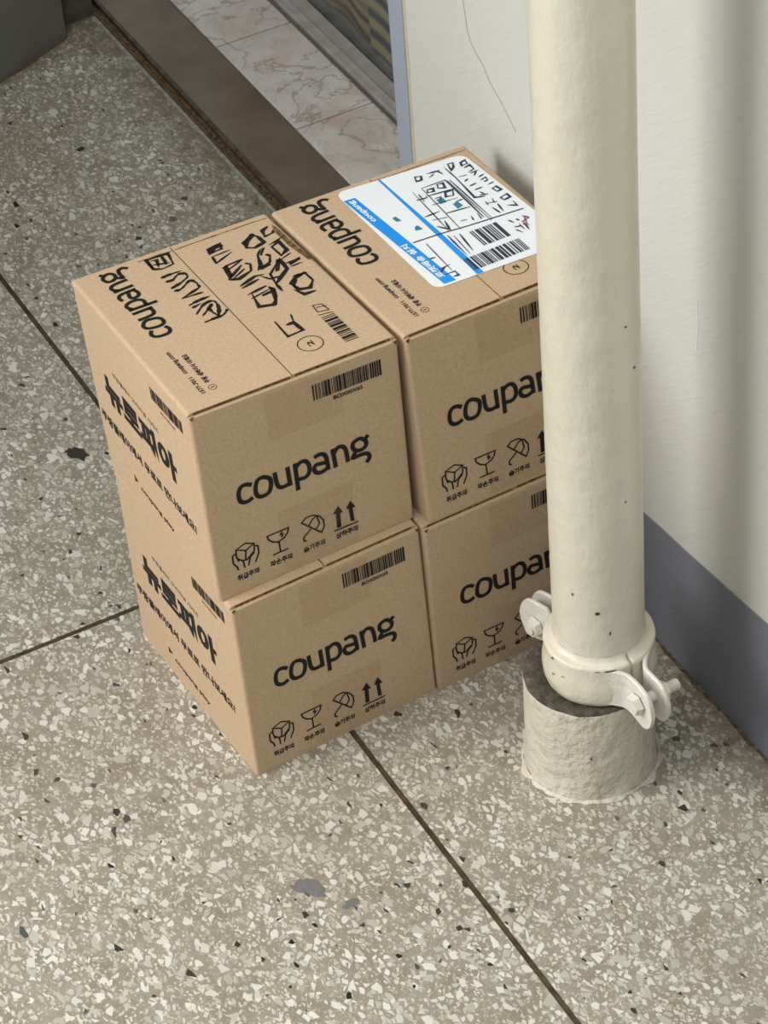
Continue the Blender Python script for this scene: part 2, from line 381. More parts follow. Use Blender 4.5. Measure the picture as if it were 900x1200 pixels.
DATA = {'logo': [[(42.2, 103.4), (37.3, 106.1), (32.7, 105.3), (30.3, 100.3), (30.3, 93.2), (32.9, 89.7), (37.3, 88.9), (41.6, 90.8)], [(54.5, 105.5), (58.1, 102.0), (58.2, 95.7), (56.0, 89.7), (51.5, 87.9), (46.8, 89.1), (44.7, 93.4), (45.2, 100.2), (47.4, 105.4), (50.9, 106.7), (54.5, 105.5)], [(62.6, 106.5), (63.1, 96.1), (64.7, 90.5), (68.3, 88.8), (72.9, 89.5), (74.2, 91.3)], [(73.9, 106.9), (74.5, 87.0)], [(80.6, 107.3), (80.6, 79.2)], [(80.9, 102.7), (85.5, 106.2), (89.9, 105.2), (92.4, 99.9), (91.9, 93.0), (88.2, 89.4), (82.1, 90.0), (80.7, 91.2)], [(97.5, 105.1), (101.5, 106.3), (105.2, 105.4), (107.8, 101.0), (108.6, 87.3)], [(108.1, 95.4), (102.7, 96.7), (98.2, 97.1), (96.3, 93.6), (98.1, 89.4), (102.5, 87.8), (108.4, 89.9)], [(114.0, 106.6), (115.2, 86.6)], [(114.3, 100.2), (118.2, 105.5), (122.7, 105.1), (125.3, 100.3), (126.3, 87.2)], [(134.2, 105.1), (138.9, 105.9), (143.2, 101.7), (143.5, 97.1), (140.1, 94.2), (134.8, 94.9), (131.8, 99.0), (132.1, 103.4), (134.2, 105.1)], [(143.0, 103.3), (146.1, 106.3)], [(134.5, 95.0), (130.8, 89.2), (137.3, 89.2), (143.4, 88.0), (145.4, 84.4), (144.4, 81.2), (142.1, 79.0)]], 'hands': [[(20.5, 45.6), (28.9, 48.5), (36.5, 44.8), (28.7, 40.9), (20.5, 45.6)], [(28.7, 40.9), (27.4, 31.5)], [(36.5, 44.8), (35.9, 37.3), (28.6, 31.2), (25.2, 32.3)], [(20.5, 45.6), (19.9, 39.4)], [(19.4, 42.0), (16.7, 40.6), (16.6, 32.5), (19.3, 28.3), (20.0, 24.3)], [(19.9, 39.4), (21.5, 32.7)], [(20.7, 36.0), (25.2, 31.7), (25.7, 24.1)], [(37.3, 42.1), (39.7, 40.5), (39.3, 32.8), (35.5, 25.1)], [(35.7, 35.6), (31.4, 32.2), (29.3, 24.7)]], 'glass': [[(48.5, 45.9), (67.7, 45.9), (66.4, 41.1), (62.8, 37.3), (57.2, 35.6), (52.9, 37.8), (49.5, 41.4), (48.5, 45.9)], [(57.9, 35.2), (58.1, 24.0)], [(51.2, 24.5), (65.2, 24.7)], [(61.7, 44.5), (59.9, 42.1), (62.3, 41.7), (60.3, 39.0)]], 'umb': [[(79.5, 44.6), (83.5, 48.1), (89.7, 48.1), (95.5, 44.4), (98.7, 38.6), (98.8, 32.0), (95.8, 26.5), (79.5, 44.6)], [(93.3, 45.9), (89.2, 43.9), (85.2, 38.6)], [(93.3, 45.9), (94.9, 36.8), (91.0, 31.9)], [(87.5, 35.4), (79.7, 28.8), (79.6, 25.1), (82.0, 24.2)]], 'arr': [[(112.9, 46.6), (116.7, 37.8), (114.1, 38.4), (113.6, 23.5), (109.7, 24.0), (110.2, 39.2), (107.5, 40.1)], [(124.1, 46.7), (128.2, 38.0), (125.4, 38.5), (126.0, 24.1), (122.5, 25.0), (121.8, 39.3), (119.6, 40.1)]], 'g1': [[(64.6, 202.0), (84.3, 200.8), (81.3, 185.2), (70.9, 183.6), (64.2, 186.9), (64.6, 202.0)], [(66.8, 198.6), (72.3, 197.2), (69.2, 187.8)], [(76.8, 199.4), (75.9, 186.6)], [(66.5, 192.6), (80.0, 188.1)]], 'g2': [[(63.4, 172.6), (72.3, 173.5), (82.2, 173.0)], [(64.2, 166.1), (70.4, 165.5), (77.8, 170.0), (83.2, 167.8), (82.8, 162.8)], [(63.8, 155.3), (74.9, 158.7), (82.8, 162.8)], [(64.4, 151.0), (70.8, 150.8), (81.3, 157.1), (84.6, 152.3), (84.3, 144.7)], [(64.6, 138.6), (84.3, 144.7)], [(64.6, 138.6), (83.4, 137.4)], [(65.2, 127.1), (74.1, 129.1), (85.2, 129.7)], [(65.8, 122.8), (74.7, 124.8)], [(64.4, 113.0), (76.4, 122.4), (84.8, 122.1), (84.0, 112.3), (78.5, 101.8)], [(65.0, 100.4), (73.8, 101.0), (82.7, 101.6), (88.8, 106.6)], [(67.8, 108.7), (77.1, 115.5), (82.2, 119.9)], [(76.5, 117.2), (77.3, 107.7), (79.5, 101.1)]], 'g3': [[(114.8, 187.6), (126.4, 189.7), (124.5, 182.9), (113.6, 182.0), (114.8, 187.6)], [(111.7, 176.8), (129.6, 177.9)], [(112.6, 176.8), (111.0, 167.1), (129.7, 174.7)], [(111.3, 158.0), (118.3, 159.8), (131.7, 160.6)], [(110.8, 152.1), (130.4, 159.8)], [(108.4, 141.1), (116.0, 137.7), (129.8, 142.8), (133.6, 151.4), (130.2, 154.6)], [(108.4, 141.1), (127.2, 154.0)], [(110.9, 139.5), (126.6, 148.0)], [(111.7, 128.1), (128.6, 134.1), (136.2, 132.3)], [(111.7, 124.9), (129.3, 129.0)], [(111.2, 114.5), (130.0, 117.6)], [(111.3, 108.3), (130.6, 112.5)], [(115.0, 115.1), (111.2, 95.5), (122.7, 91.6), (127.6, 97.6), (131.9, 107.1), (130.6, 115.7)], [(143.2, 180.4), (154.2, 187.9), (157.4, 182.5), (158.0, 172.3), (147.7, 169.4), (141.9, 173.2), (143.2, 180.4)], [(150.9, 165.7), (144.4, 158.6), (140.0, 145.6), (136.8, 141.4), (148.2, 145.0), (152.7, 153.2), (150.2, 156.5)], [(171.8, 191.1), (164.6, 187.6), (162.5, 179.1), (170.3, 180.5), (174.9, 184.1)], [(159.2, 166.6), (174.8, 171.1)], [(159.8, 163.0), (168.3, 167.2), (168.1, 152.7), (160.4, 148.2), (159.8, 163.0)], [(157.8, 143.4), (168.7, 147.5)], [(156.5, 136.3), (169.9, 137.1)], [(158.4, 130.3), (169.8, 130.7)], [(153.9, 117.5), (165.9, 115.9)], [(140.0, 129.8), (156.5, 144.3), (155.2, 129.3), (137.5, 115.8), (140.0, 129.8)], [(132.4, 131.6), (136.9, 124.0), (145.1, 123.3)], [(137.5, 115.8), (136.9, 103.8)], [(147.6, 109.2), (153.9, 114.4), (164.0, 117.1), (164.5, 104.2), (157.5, 96.3), (148.8, 99.0), (147.6, 109.2)], [(145.0, 101.5), (149.4, 90.9), (159.4, 90.4)], [(111.8, 71.5), (110.9, 48.3), (124.8, 49.4), (123.5, 62.3), (116.8, 62.2)], [(127.1, 73.5), (124.1, 63.4)]], 'labstrokes': [[(162.7, 186.7), (167.7, 188.0), (166.7, 182.4), (161.4, 181.9), (162.7, 186.7)], [(161.1, 177.8), (167.0, 179.4), (167.1, 172.2), (160.2, 170.0)], [(161.1, 168.0), (169.6, 169.0)], [(161.9, 163.2), (166.9, 168.1)], [(163.7, 159.1), (169.6, 160.6)], [(162.9, 154.1), (168.3, 155.9), (167.5, 150.8), (163.8, 150.7)], [(164.0, 144.9), (170.3, 146.0)], [(164.1, 137.9), (168.3, 139.0), (169.5, 132.6), (165.3, 131.5), (164.1, 137.9)], [(162.6, 122.3), (169.6, 124.3), (169.7, 118.7), (163.4, 117.7), (162.6, 122.3)], [(161.4, 109.5), (167.9, 104.9), (168.3, 112.8)], [(150.6, 168.4), (157.9, 167.4)], [(151.1, 159.6), (155.5, 162.1)], [(150.7, 151.5), (157.6, 152.3)], [(151.3, 144.1), (158.7, 144.5)], [(150.3, 135.2), (157.5, 132.9)], [(153.2, 140.1), (154.5, 135.0)], [(148.0, 121.8), (157.7, 118.9)], [(149.7, 124.6), (148.8, 118.4)], [(156.5, 125.3), (154.6, 118.5)], [(149.6, 113.8), (151.1, 103.2)], [(156.0, 116.1), (154.2, 103.7)], [(152.9, 190.7), (157.6, 190.3), (154.6, 183.8), (150.7, 180.9), (152.9, 190.7)], [(121.2, 188.9), (125.9, 187.1), (123.5, 181.7), (118.8, 182.2), (121.2, 188.9)], [(131.1, 187.6), (136.3, 186.8), (143.1, 186.2)], [(130.3, 181.2), (136.2, 184.1)], [(140.5, 186.6), (142.3, 179.8)], [(148.0, 188.5), (148.1, 170.1), (145.6, 134.4), (153.7, 131.4)], [(117.2, 170.9), (139.2, 170.8), (136.7, 105.3)], [(117.2, 170.9), (112.7, 100.9)], [(113.5, 158.3), (139.4, 155.3)], [(111.8, 144.5), (134.5, 142.2)], [(114.6, 127.7), (135.7, 125.0)], [(119.6, 166.4), (124.8, 165.6), (123.0, 161.3), (118.0, 162.5), (119.6, 166.4)], [(130.2, 168.7), (135.3, 167.9), (133.4, 160.9), (128.3, 163.1), (130.2, 168.7)], [(117.8, 151.2), (123.5, 151.3), (120.1, 145.5)], [(130.0, 155.0), (136.7, 154.4), (133.2, 147.2), (127.0, 148.8), (130.0, 155.0)], [(129.1, 137.8), (136.4, 138.2)], [(118.4, 111.5), (124.0, 110.3)], [(129.3, 113.2), (127.9, 106.1)], [(135.6, 114.2), (134.1, 104.5)], [(140.1, 168.7), (139.4, 98.0)], [(142.2, 168.6), (141.5, 99.2)], [(108.3, 170.2), (103.7, 104.6)], [(110.6, 164.4), (109.0, 151.9)], [(104.6, 157.7), (114.4, 156.3)], [(97.8, 132.7), (112.3, 133.3)], [(100.5, 125.4), (112.7, 122.2)], [(99.0, 115.8), (105.3, 106.1), (108.5, 119.8)], [(70.4, 79.6), (75.5, 78.7)], [(67.2, 62.7), (80.4, 63.7)], [(67.0, 57.8), (76.3, 64.0)], [(68.9, 53.9), (78.4, 53.6), (78.2, 47.4), (73.6, 48.0)], [(79.4, 99.3), (77.0, 55.8)], [(150.4, 90.3), (152.6, 84.6)], [(156.5, 88.6), (157.8, 84.9)], [(149.2, 79.0), (155.3, 77.3)], [(148.5, 75.5), (151.2, 68.3)], [(162.8, 89.5), (166.6, 84.1)], [(155.0, 81.5), (154.4, 71.3)], [(159.2, 81.3), (157.4, 69.1)], [(99.3, 99.7), (97.8, 66.9)], [(103.3, 96.9), (100.9, 67.3)], [(108.4, 96.0), (105.0, 69.5)]], 'fill': [[(115.4, 187.9), (127.1, 190.7), (127.9, 185.7), (120.6, 185.2), (115.6, 180.7)], [(143.7, 180.9), (156.2, 189.1), (157.1, 185.6), (148.4, 179.5), (142.9, 172.7)], [(153.7, 145.3), (157.8, 144.8), (149.1, 130.7), (144.9, 130.3)], [(152.0, 165.7), (155.3, 165.9), (146.8, 156.2), (145.9, 157.8)], [(159.8, 135.8), (171.9, 138.8), (170.7, 135.1), (159.6, 131.8)], [(137.7, 141.4), (147.7, 143.8), (147.0, 141.0), (137.1, 138.7)], [(112.1, 158.1), (117.2, 159.5), (114.1, 144.1), (109.1, 141.1)], [(131.3, 115.7), (134.1, 110.8), (130.0, 99.4), (124.4, 93.9), (127.5, 104.2)], [(130.0, 110.3), (120.6, 108.7), (120.0, 106.0), (128.4, 106.7)], [(147.0, 108.5), (153.4, 113.7), (154.6, 111.3), (149.3, 105.4), (149.5, 100.6), (147.0, 102.2)]], 'slit': [[(175.5, 192.1), (177.0, 185.8), (177.4, 157.8), (178.7, 128.8), (175.6, 131.5), (172.2, 158.0), (172.4, 181.5)]], 'g1f': [[(64.6, 203.1), (66.7, 201.7), (65.0, 187.4), (63.3, 187.4)], [(77.2, 200.2), (79.3, 199.9), (78.7, 190.0), (76.6, 190.3)]]}
LOGO = DATA['logo']
HOLD = .22   # print thickness above the board, mm

def carton(name, key, label, seed, top_marks=None):
    T0 = warp(CORN[key]); c = CORN[key]; base = rot(((c[0][0]+c[3][0])/2, (c[0][1]+c[3][1])/2, c[0][2]))
    root = empty(name, base)
    T = lambda x, y, z: T0(x, y, z) - base
    tag(root, label, 'box', 'cardboard delivery boxes stacked two by two beside the pipe')
    # shell: rounded uprights, folded front and back top edges
    bm = bmesh.new()
    add_box(bm, 0, BW, 0, BD, 0, BH-3.0)
    up = [e for e in bm.edges if abs(e.verts[0].co.z-e.verts[1].co.z) > 1]
    bmesh.ops.bevel(bm, geom=up, offset=3.2, segments=4, profile=.5, affect='EDGES')
    def hor(e, z, ys):
        a, b = e.verts
        return abs(a.co.z-z) < .1 and abs(b.co.z-z) < .1 and abs(a.co.y-b.co.y) < .01 and min(abs(a.co.y-y) for y in ys) < .01
    es = [e for e in bm.edges if hor(e, BH-3.0, (0, BD))]
    bmesh.ops.bevel(bm, geom=es, offset=2.6, segments=4, profile=.5, affect='EDGES')
    # cut the walls so that they can belly a little
    for ax, L in ((0, BW), (1, BD), (2, BH)):
        for k in range(1, 4):
            nrm = [0, 0, 0]; nrm[ax] = 1; co = [0, 0, 0]; co[ax] = L*k/4
            bmesh.ops.bisect_plane(bm, geom=bm.verts[:]+bm.edges[:]+bm.faces[:], plane_co=co, plane_no=nrm)
    for v in bm.verts: v.co = T(*v.co)
    from_bm('carton_shell', bm, M['card'], root)
    # two long flaps meeting on the centre line
    def flap(x0, x1, left, y0, y1, lift):
        prof = []
        if left: prof = [(0.0, BH-3.4)] + [(x0+3.2-3.2*math.cos(R(a)), BH-3.2+3.2*math.sin(R(a))) for a in (10, 30, 50, 70, 90)] + [(x1, BH+lift)]
        else: prof = [(x0, BH+lift)] + [(x1-3.2+3.2*math.sin(R(a)), BH-3.2+3.2*math.cos(R(a))) for a in (0, 20, 40, 60, 80)] + [(BW, BH-3.4)]
        bm = bmesh.new(); ny = 6
        tops = [[bm.verts.new(T(px, y0+(y1-y0)*j/ny, pz)) for px, pz in prof] for j in range(ny+1)]
        bots = [[bm.verts.new(T(min(max(px, 2.6 if left else px), px if left else BW-2.6), y0+(y1-y0)*j/ny, max(BH-3.4, pz-2.6))) for px, pz in prof] for j in range(ny+1)]
        n = len(prof)
        for j in range(ny):
            for i in range(n-1):
                bm.faces.new((tops[j][i], tops[j][i+1], tops[j+1][i+1], tops[j+1][i]))
                bm.faces.new((bots[j][i], bots[j+1][i], bots[j+1][i+1], bots[j][i+1]))
            for i in (0, n-1): bm.faces.new((tops[j][i], tops[j+1][i], bots[j+1][i], bots[j][i]))
        for j in (0, ny):
            for i in range(n-1): bm.faces.new((tops[j][i], tops[j][i+1], bots[j][i+1], bots[j][i]))
        bmesh.ops.remove_doubles(bm, verts=bm.verts[:], dist=1e-6)
        return from_bm('top_flap', bm, M['card'], root)
    flap(0, 89.2, True, 3.4, 208.6, 0); flap(90.4, BW, False, 3.8, 208.6, 0)
    # torn corrugated edge glimpsed under the flaps
    def strip3(nm, rects, mat):
        V = []; F = []
        for q in rects:
            o = len(V); V += [T(*p) for p in q]; F.append(tuple(range(o, len(V))))
        return from_py(nm, V, F, mat, root)
    strip3('corrugated_edge', [[(5, 3.3, BH-2.9), (88, 3.3, BH-2.9), (88, 3.3, BH-.5), (5, 3.3, BH-.5)]], M['gap'])
    strip3('corrugated_edge', [[(92, 3.7, BH-2.9), (175, 3.7, BH-2.9), (175, 3.7, BH-.5), (92, 3.7, BH-.5)]], M['gap'])
    for s in (0, 1):
        cx = 2.6 if s == 0 else BW-2.6
        q = [T(cx+(1.9*math.cos(R(a))), -.1+(.9*(1-abs(math.sin(R(a))))), BH-3.2+2.0*math.sin(R(a))) for a in range(0, 360, 36)]
        from_py('corner_hole', q, [tuple(range(10))], M['gap'], root)
    # clear tape down the front and up from the bottom
    fr = lambda x, z, o: T(x, -o, z)
    def decal(nm, vf, mapf, mat, off=HOLD, parent=root):
        V, F = vf; return from_py(nm, [mapf(a, b, off) for a, b in V], F, mat, parent)
    sd = lambda s, z, o: T(-o, BD-s, z)             # s runs back -> front
    tp = lambda x, y, o: T(x, y, BH+o)
    decal('packing_tape', polys([[(62, 138), (128, 138), (128, 184), (62, 184)]]), fr, M['tape'], .12)
    decal('packing_tape', polys([[(60, 2), (128, 2), (128, 66), (60, 66)]]), fr, M['tape'], .12)
    if key in ('UL', 'UR'):
        for xa, xb in ((58, 88.6), (91, 176)):
            lo_, hi_ = [], []
            for i in range(15):
                x = xa+(xb-xa)*i/14; yb = 202.6+1.2*mnoise.noise(Vector((x*.06, seed, 0))); wd = .35+.9*abs(mnoise.noise(Vector((x*.2, seed, 4))))
                lo_.append((x, yb-wd)); hi_.append((x, yb+wd))
            decal('rear_gap_shade', (lo_+hi_, [(i, i+1, 16+i, 15+i) for i in range(14)]), tp, M['gap'])  # dark line painted on for the shaded gap behind the flaps
    # front prints
    decal('printed_wordmark', strokes(LOGO, 3.9, True), fr, M['ink'])
    decal('barcode', bars(103.2, 163.4, 161, 176.7, 82, 5), fr, M['ink'])
    decal('printed_code', text_in('BOX00X65', 120.3, 154.6, 146, 158.6, .03), fr, M['ink'])
    for nm, k in (('handle_with_care_symbol', 'hands'), ('fragile_glass_symbol', 'glass'), ('keep_dry_umbrella_symbol', 'umb')):
        decal(nm, strokes(DATA[k], 1.45), fr, M['ink'])
    decal('this_way_up_symbol', join2(polys(DATA['arr']), strokes([[(106.8, 21.9), (129.2, 21.6)]], 1.4)), fr, M['ink'])
    for s, x0, x1, y in (('취급주의', 18.1, 37.6, 13.2), ('파손주의', 47.8, 67.7, 13.2), ('습기주의', 78.2, 97.9, 13.0), ('상하주의', 107.8, 128.3, 12.8)):
        decal('printed_caption', text_in(s, x0, y-.3, x1, y+5.8, .034), fr, M['ink'])
    # side prints (left face)
    if key in ('UL', 'LL'):
        decal('side_barcode', bars(136, 192, 160.5, 172.5, 100, 9, slope=2.0, fill=.4), sd, M['ink'])
        decal('printed_code', text_in('BOX00X65', 151, 155, 176, 157.6, .004), sd, M['ink'])
        decal('side_print', text_in('쿠팡플레이 오리지널 시리즈', 54, 129, 137, 134, 0, -4), sd, M['ink'])
        decal('side_print', text_in('뉴토피아', 30, 90, 163, 121, .055, -2), sd, M['ink'])
        decal('side_print', text_in('쿠팡플레이에서 무료로 만나보세요!', 7, 57.5, 184, 68.5, .035, -4.5), sd, M['ink'])
        decal('side_print', join2(text_in('coupang play', 68, 19.5, 131, 26, .025, -3), polys([[(57, 22.6), (64.5, 26.6), (57, 30.0)]])), sd, M['ink'])
    # top prints
    if key in ('UL', 'UR'):
        tl = [[(39-(y-88)*.9, 102+(x-28.8)*.86) for x, y in l] for l in LOGO]
        decal('printed_wordmark', strokes(tl, 3.4, True), tp, M['ink'])
        def rotv(vf, x_base): return [(x_base-b, a) for a, b in vf[0]], vf[1]
        l1 = join2(text_in('1577-7011', 20, 0, 43, 3.8, .03), text_in('coupang.com', 49, -.6, 81, 3.6, .022))
        decal('printed_phone_and_web_line', rotv(l1, 25.0), tp, M['ink'])
        circ = [[(23.4+3.2*math.cos(R(a)), 1.8+3.2*math.sin(R(a))) for a in range(0, 361, 20)]]; circ[0][-1] = circ[0][0]
        l2 = join2(strokes(circ, .5), text_in('1', 22.9, .4, 23.9, 3.2), text_in('쿠팡 새벽이사 이제요', 30, -.6, 72, 4.4, .035))
        decal('printed_help_line', rotv(l2, 34.0), tp, M['ink'])
        cc = [(121+10.2*math.cos(R(a)), 31+9.6*math.sin(R(a))) for a in range(0, 361, 12)]; cc[-1] = cc[0]
        dd = join2(strokes([cc], .8), rotv(text_in('2', 27.5, 0, 34.5, 4.8, .02), 123.4))
        decal('circled_number_two', dd, tp, M['ink'])
    if top_marks: top_marks(root, decal, tp)
    return root

def smear_marks(root, decal, tp):
    decal('smudged_lettering', join2(brush(DATA['g1'], 2.4, 1), polys(DATA['g1f']), brush(DATA['g2'], 2.7, 2, True)), tp, M['ink'])
    decal('seam_gap_shade', polys(DATA['slit']), tp, M['gap'], HOLD+.02)  # dark polygon paints in the shade of the gap between the top boxes
    decal('smudged_lettering', join2(brush(DATA['g3'], 3.0, 3), polys(DATA['fill'])), tp, M['ink'], HOLD+.01)
    decal('top_barcode', join2(bars(17.5, 56, 144.5, 156, 38, 3, False), strokes([[(144, 60), (156, 58)], [(146, 64), (155, 62), (154, 72), (147, 74), (146, 64)], [(148, 70), (156, 68)]], .9)), tp, M['ink'])

def shipping_label(root, decal, tp):
    # rounded quad
    P = [Vector(p) for p in ((53.5, 41.5), (178, 35.5), (171, 197.5), (56, 204.5))]
    pts = []
    for i in range(4):
        a, b, c = P[i-1], P[i], P[(i+1) % 4]; u = (a-b).normalized(); v = (c-b).normalized(); r = 9
        for k in range(7):
            t = k/6; pts.append(tuple(b+u*r*(1-t)**2+v*r*t**2))
    V = []; F = []
    zz = lambda x, y: .35 + .25*math.sin(x*.07)*math.sin(y*.05)
    n = len(pts)
    lab = from_py('shipping_label', [tp(x, y, .55) for x, y in pts] + [tp(x, y, .25) for x, y in pts],
                  [tuple(range(n))] + [(i, i+n, (i+1) % n+n, (i+1) % n) for i in range(n)], M['label_white'], root)
    lab['label'] = 'white glossy shipping label with blue bands'
    D = lambda nm, vf, mat, off=.7: decal(nm, vf, tp, mat, off, lab)
    D('blue_band', polys([[(56, 190), (66, 189.5), (73, 43), (62.5, 43.5)]]), M['label_blue'])
    D('blue_band', polys([[(94.2, 202), (96.0, 202), (97, 110), (96.5, 39.6), (90.6, 40), (92.6, 110)]]), M['label_blue'])
    def rv(vf, xb): return [(xb-b, a) for a, b in vf[0]], vf[1]
    sk = lambda vf: ([(a_+(190-b_)*.045, b_) for a_, b_ in vf[0]], vf[1])
    D('white_lettering', sk(rv(text_in('coupang', 150, 0, 187, 5, .03), 63.6)), M['label_white'], .85)
    D('white_lettering', sk(rv(text_in('로켓배송 설치', 52, 0, 108, 6, .03), 63.0)), M['label_white'], .85)
    D('black_rule', strokes([[(71.5, 106.4), (96, 105), (120, 102), (169.4, 98)]], 1.3), M['label_black'], .86)
    D('thermal_lettering', brush(DATA['labstrokes'], 1.7, 4), M['label_black'], .84)
    D('label_barcode', bars(92, 143.5, 45.6, 63.5, 54, 21), M['label_black'], .82)
    D('label_barcode', bars(116, 141, 70.5, 94, 22, 22), M['label_black'], .82)
    for q in ([(118, 142), (124, 142), (124, 150), (118, 149)], [(126, 128), (132, 130), (131, 138), (126, 136)], [(76, 140), (80, 139), (79, 147), (75.5, 146)], [(82, 120), (88, 119), (87, 126), (84, 125)]):
        D('teal_print', polys([q]), M['label_teal'], .8)
    D('pink_print', strokes([[(158, 82), (166, 84)], [(160, 77), (164, 88)], [(157, 79), (161, 75)]], 1.2), M['label_pink'], .87)

carton('cardboard_box', 'LL', 'bottom left cardboard box, full front visible, resting on the terrazzo with another box on top', 1)
carton('cardboard_box', 'LR', 'bottom right cardboard box, half hidden behind the pipe, resting on the floor', 2)
carton('cardboard_box', 'UL', 'top left cardboard box with smudged black lettering across its top', 3, smear_marks)
carton('cardboard_box', 'UR', 'top right cardboard box with a white and blue shipping label on its top', 4, shipping_label)

# ---------------------------------------------------------------- floor
JX, JY, JW = .0946, .2432, .0052
floor = empty('floor', (0, 0, 0)); tag(floor, kind='structure')
slab = box('floor_bed', -2.2, .3868, -2.4, 1.45, -.05, -.004, M['strip'], floor)
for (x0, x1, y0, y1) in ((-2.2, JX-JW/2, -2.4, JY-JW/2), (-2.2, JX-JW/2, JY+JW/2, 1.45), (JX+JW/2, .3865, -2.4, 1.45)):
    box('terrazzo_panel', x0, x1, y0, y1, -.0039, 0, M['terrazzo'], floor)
box('divider_strip', JX-JW/2+.0003, JX+JW/2-.0003, -2.4, 1.45, -.0039, -.0006, M['strip'], floor)
box('divider_strip', -2.2, JX-JW/2, JY-JW/2+.0003, JY+JW/2-.0003, -.0039, -.0006, M['strip'], floor)
def blob(name, x, y, rx, ry, ang, mat, z=.0003, seed=0, n=16, jag=.3):
    rnd = random.Random(seed); V = []
    for i in range(n):
        a = 2*math.pi*i/n; k = 1+rnd.uniform(-jag, jag); px, py = rx*k*math.cos(a), ry*k*math.sin(a)
        V.append((x+px*math.cos(ang)-py*math.sin(ang), y+px*math.sin(ang)+py*math.cos(ang), z))
    return from_py(name, V, [tuple(range(n))], mat, floor)
blob('dark_fleck', .0454, .4723, .013, .0075, 1.9, M['fleck'], seed=3)
blob('paint_smudge', -.0175, -.139, .016, .008, -.9, M['smudge'], seed=4, jag=.22, n=26)
blob('paint_smudge', .003, -.172, .007, .004, 0, M['smudge'], seed=5)
# ragged dirt line along the wall foot
rnd = random.Random(8); V = []; F = []; yy = [-.9+i*.012 for i in range(104)]
for i, y in enumerate(yy):
    V += [(.3748, y, .0004), (.3748-.002-.006*abs(mnoise.noise(Vector((0, y*40, 0))))-.002*rnd.random(), y, .0004)]
    if i: F.append((2*i-2, 2*i-1, 2*i+1, 2*i))
from_py('grime_line', V, F, M['dirt'], floor)

# ---------------------------------------------------------------- walls
wr = box('wall_right', .375, .60, -2.4, .395, -.02, 2.6, M['wall']); tag(wr, kind='structure')
# slate blue painted foot of the wall, its top edge a little uneven
V = []; F = []; prof = []
rnd = random.Random(2); n = 60
for i in range(n+1):
    y = -2.4+(2.4+.370)*i/n; z = .1305-(y+.02)*.098+rnd.uniform(-.0012, .0012)
    V += [(.3742, y, -.0), (.3742, y, z), (.375, y, z+.0006), (.375, y, 0)]
    if i:
        a = 4*(i-1); b = 4*i
        F += [(a, b, b+1, a+1), (a+1, b+1, b+2, a+2)]
bb = from_py('baseboard_right', V, F, M['blue']); tag(bb, kind='structure')
# corner strip at the wall's end
V = []; F = []; n = 70; rnd = random.Random(4)
for i in range(n+1):
    z = .0+2.6*i/n; y0 = .3705+rnd.uniform(-.0012, .0012)-.003*min(1, z)
    V += [(.3740, .3955, z), (.3740, y0, z), (.3752, y0-.0004, z)]
    if i:
        a = 3*(i-1); b = 3*i; F += [(a, a+1, b+1, b), (a+1, a+2, b+2, b+1)]
ct = from_py('trim_2', V, F, M['bluetrim']); tag(ct, kind='structure')
V = []; F = []; n = 220
for i in range(n+1):
    z = 1.3*i/n; y0 = .3690-.003*min(1, z); wd = .0035+.003*mnoise.noise(Vector((0, 0, z*22)))
    V += [(.3744, y0+.0012*mnoise.noise(Vector((3, 0, z*60))), z), (.3738, y0-wd*.5, z), (.3749, y0-wd-.001, z)]
    if i:
        a = 3*(i-1); b = 3*i; F += [(a, a+1, b+1, b), (a+1, a+2, b+2, b+1)]
ch = from_py('trim_3', V, F, M['chipped']); tag(ch, kind='structure')
# hairline crack
ck = [(.262, .53), (.2523, .4836), (.249, .465), (.236, .452), (.226, .447), (.214, .435), (.196, .425), (.1731, .4085)]
v2, f2 = ribbon(smooth_path(ck, k=4), .0006)
from_py('hairline_crack', [(.3748, a, b) for a, b in v2], f2, M['grout'], wr)
# back: grey panel standing askew, dark jamb beside it
px, py = .3414, 1.1733; ang = math.atan2(1.1733-1.1263, .3414-.2389)
ux, uy = math.cos(ang), math.sin(ang)
fr = lambda a, b, c: (px+ux*a-uy*b, py+uy*a+ux*b, c)
wb = prism('wall_back', [(-1.4, 0), (0, 0), (0, .05), (-1.4, .05)], -.01, 2.4, M['darkpanel'], None, fr); tag(wb, kind='structure')
jb = box('trim_4', .335, .386, 1.196, 1.30, -.01, 2.4, M['jamb']); tag(jb, kind='structure')
V = []; F = []; rnd = random.Random(9)
for i in range(60):
    a = -1.0+i*(1.0/59); k = .003+.005*rnd.random()
    V += [fr(a, -.0005, .0004), fr(a, -k, .0004)]
    if i: F.append((2*i-2, 2*i-1, 2*i+1, 2*i))
from_py('grime_line', V, F, M['dirt'], floor)

# ---------------------------------------------------------------- threshold, marble sill, frame, cloth
Y0, Y1 = .395, 1.45
th = empty('trim_1', (.43, .9, 0)); tag(th, kind='structure')
def inr(o, root):
    o.parent = root; o.location = -root.location; return o
inr(box('threshold_bed', .3868, .62, Y0, Y1, -.05, -.004, M['grout']), th)
inr(box('floor_edge_lip', .3868, .3905, Y0, Y1, -.004, .0012, M['rail'], bev=.0008), th)
inr(box('track_groove', .3906, .3975, Y0, Y1, -.004, -.0028, M['gap']), th)
inr(box('track_rail', .3976, .4022, Y0, Y1, -.004, .0035, M['rail'], bev=.001), th)
inr(box('threshold_plate', .4026, .4722, Y0, Y1, -.004, .0012, M['bar'], bev=.0008), th)
rnd = random.Random(6); prev = None
ys = [Y0, .4515, .6515, .8515, 1.0525, 1.2535, Y1]
sill = empty('trim_5', (.52, .9, 0)); tag(sill, kind='structure')
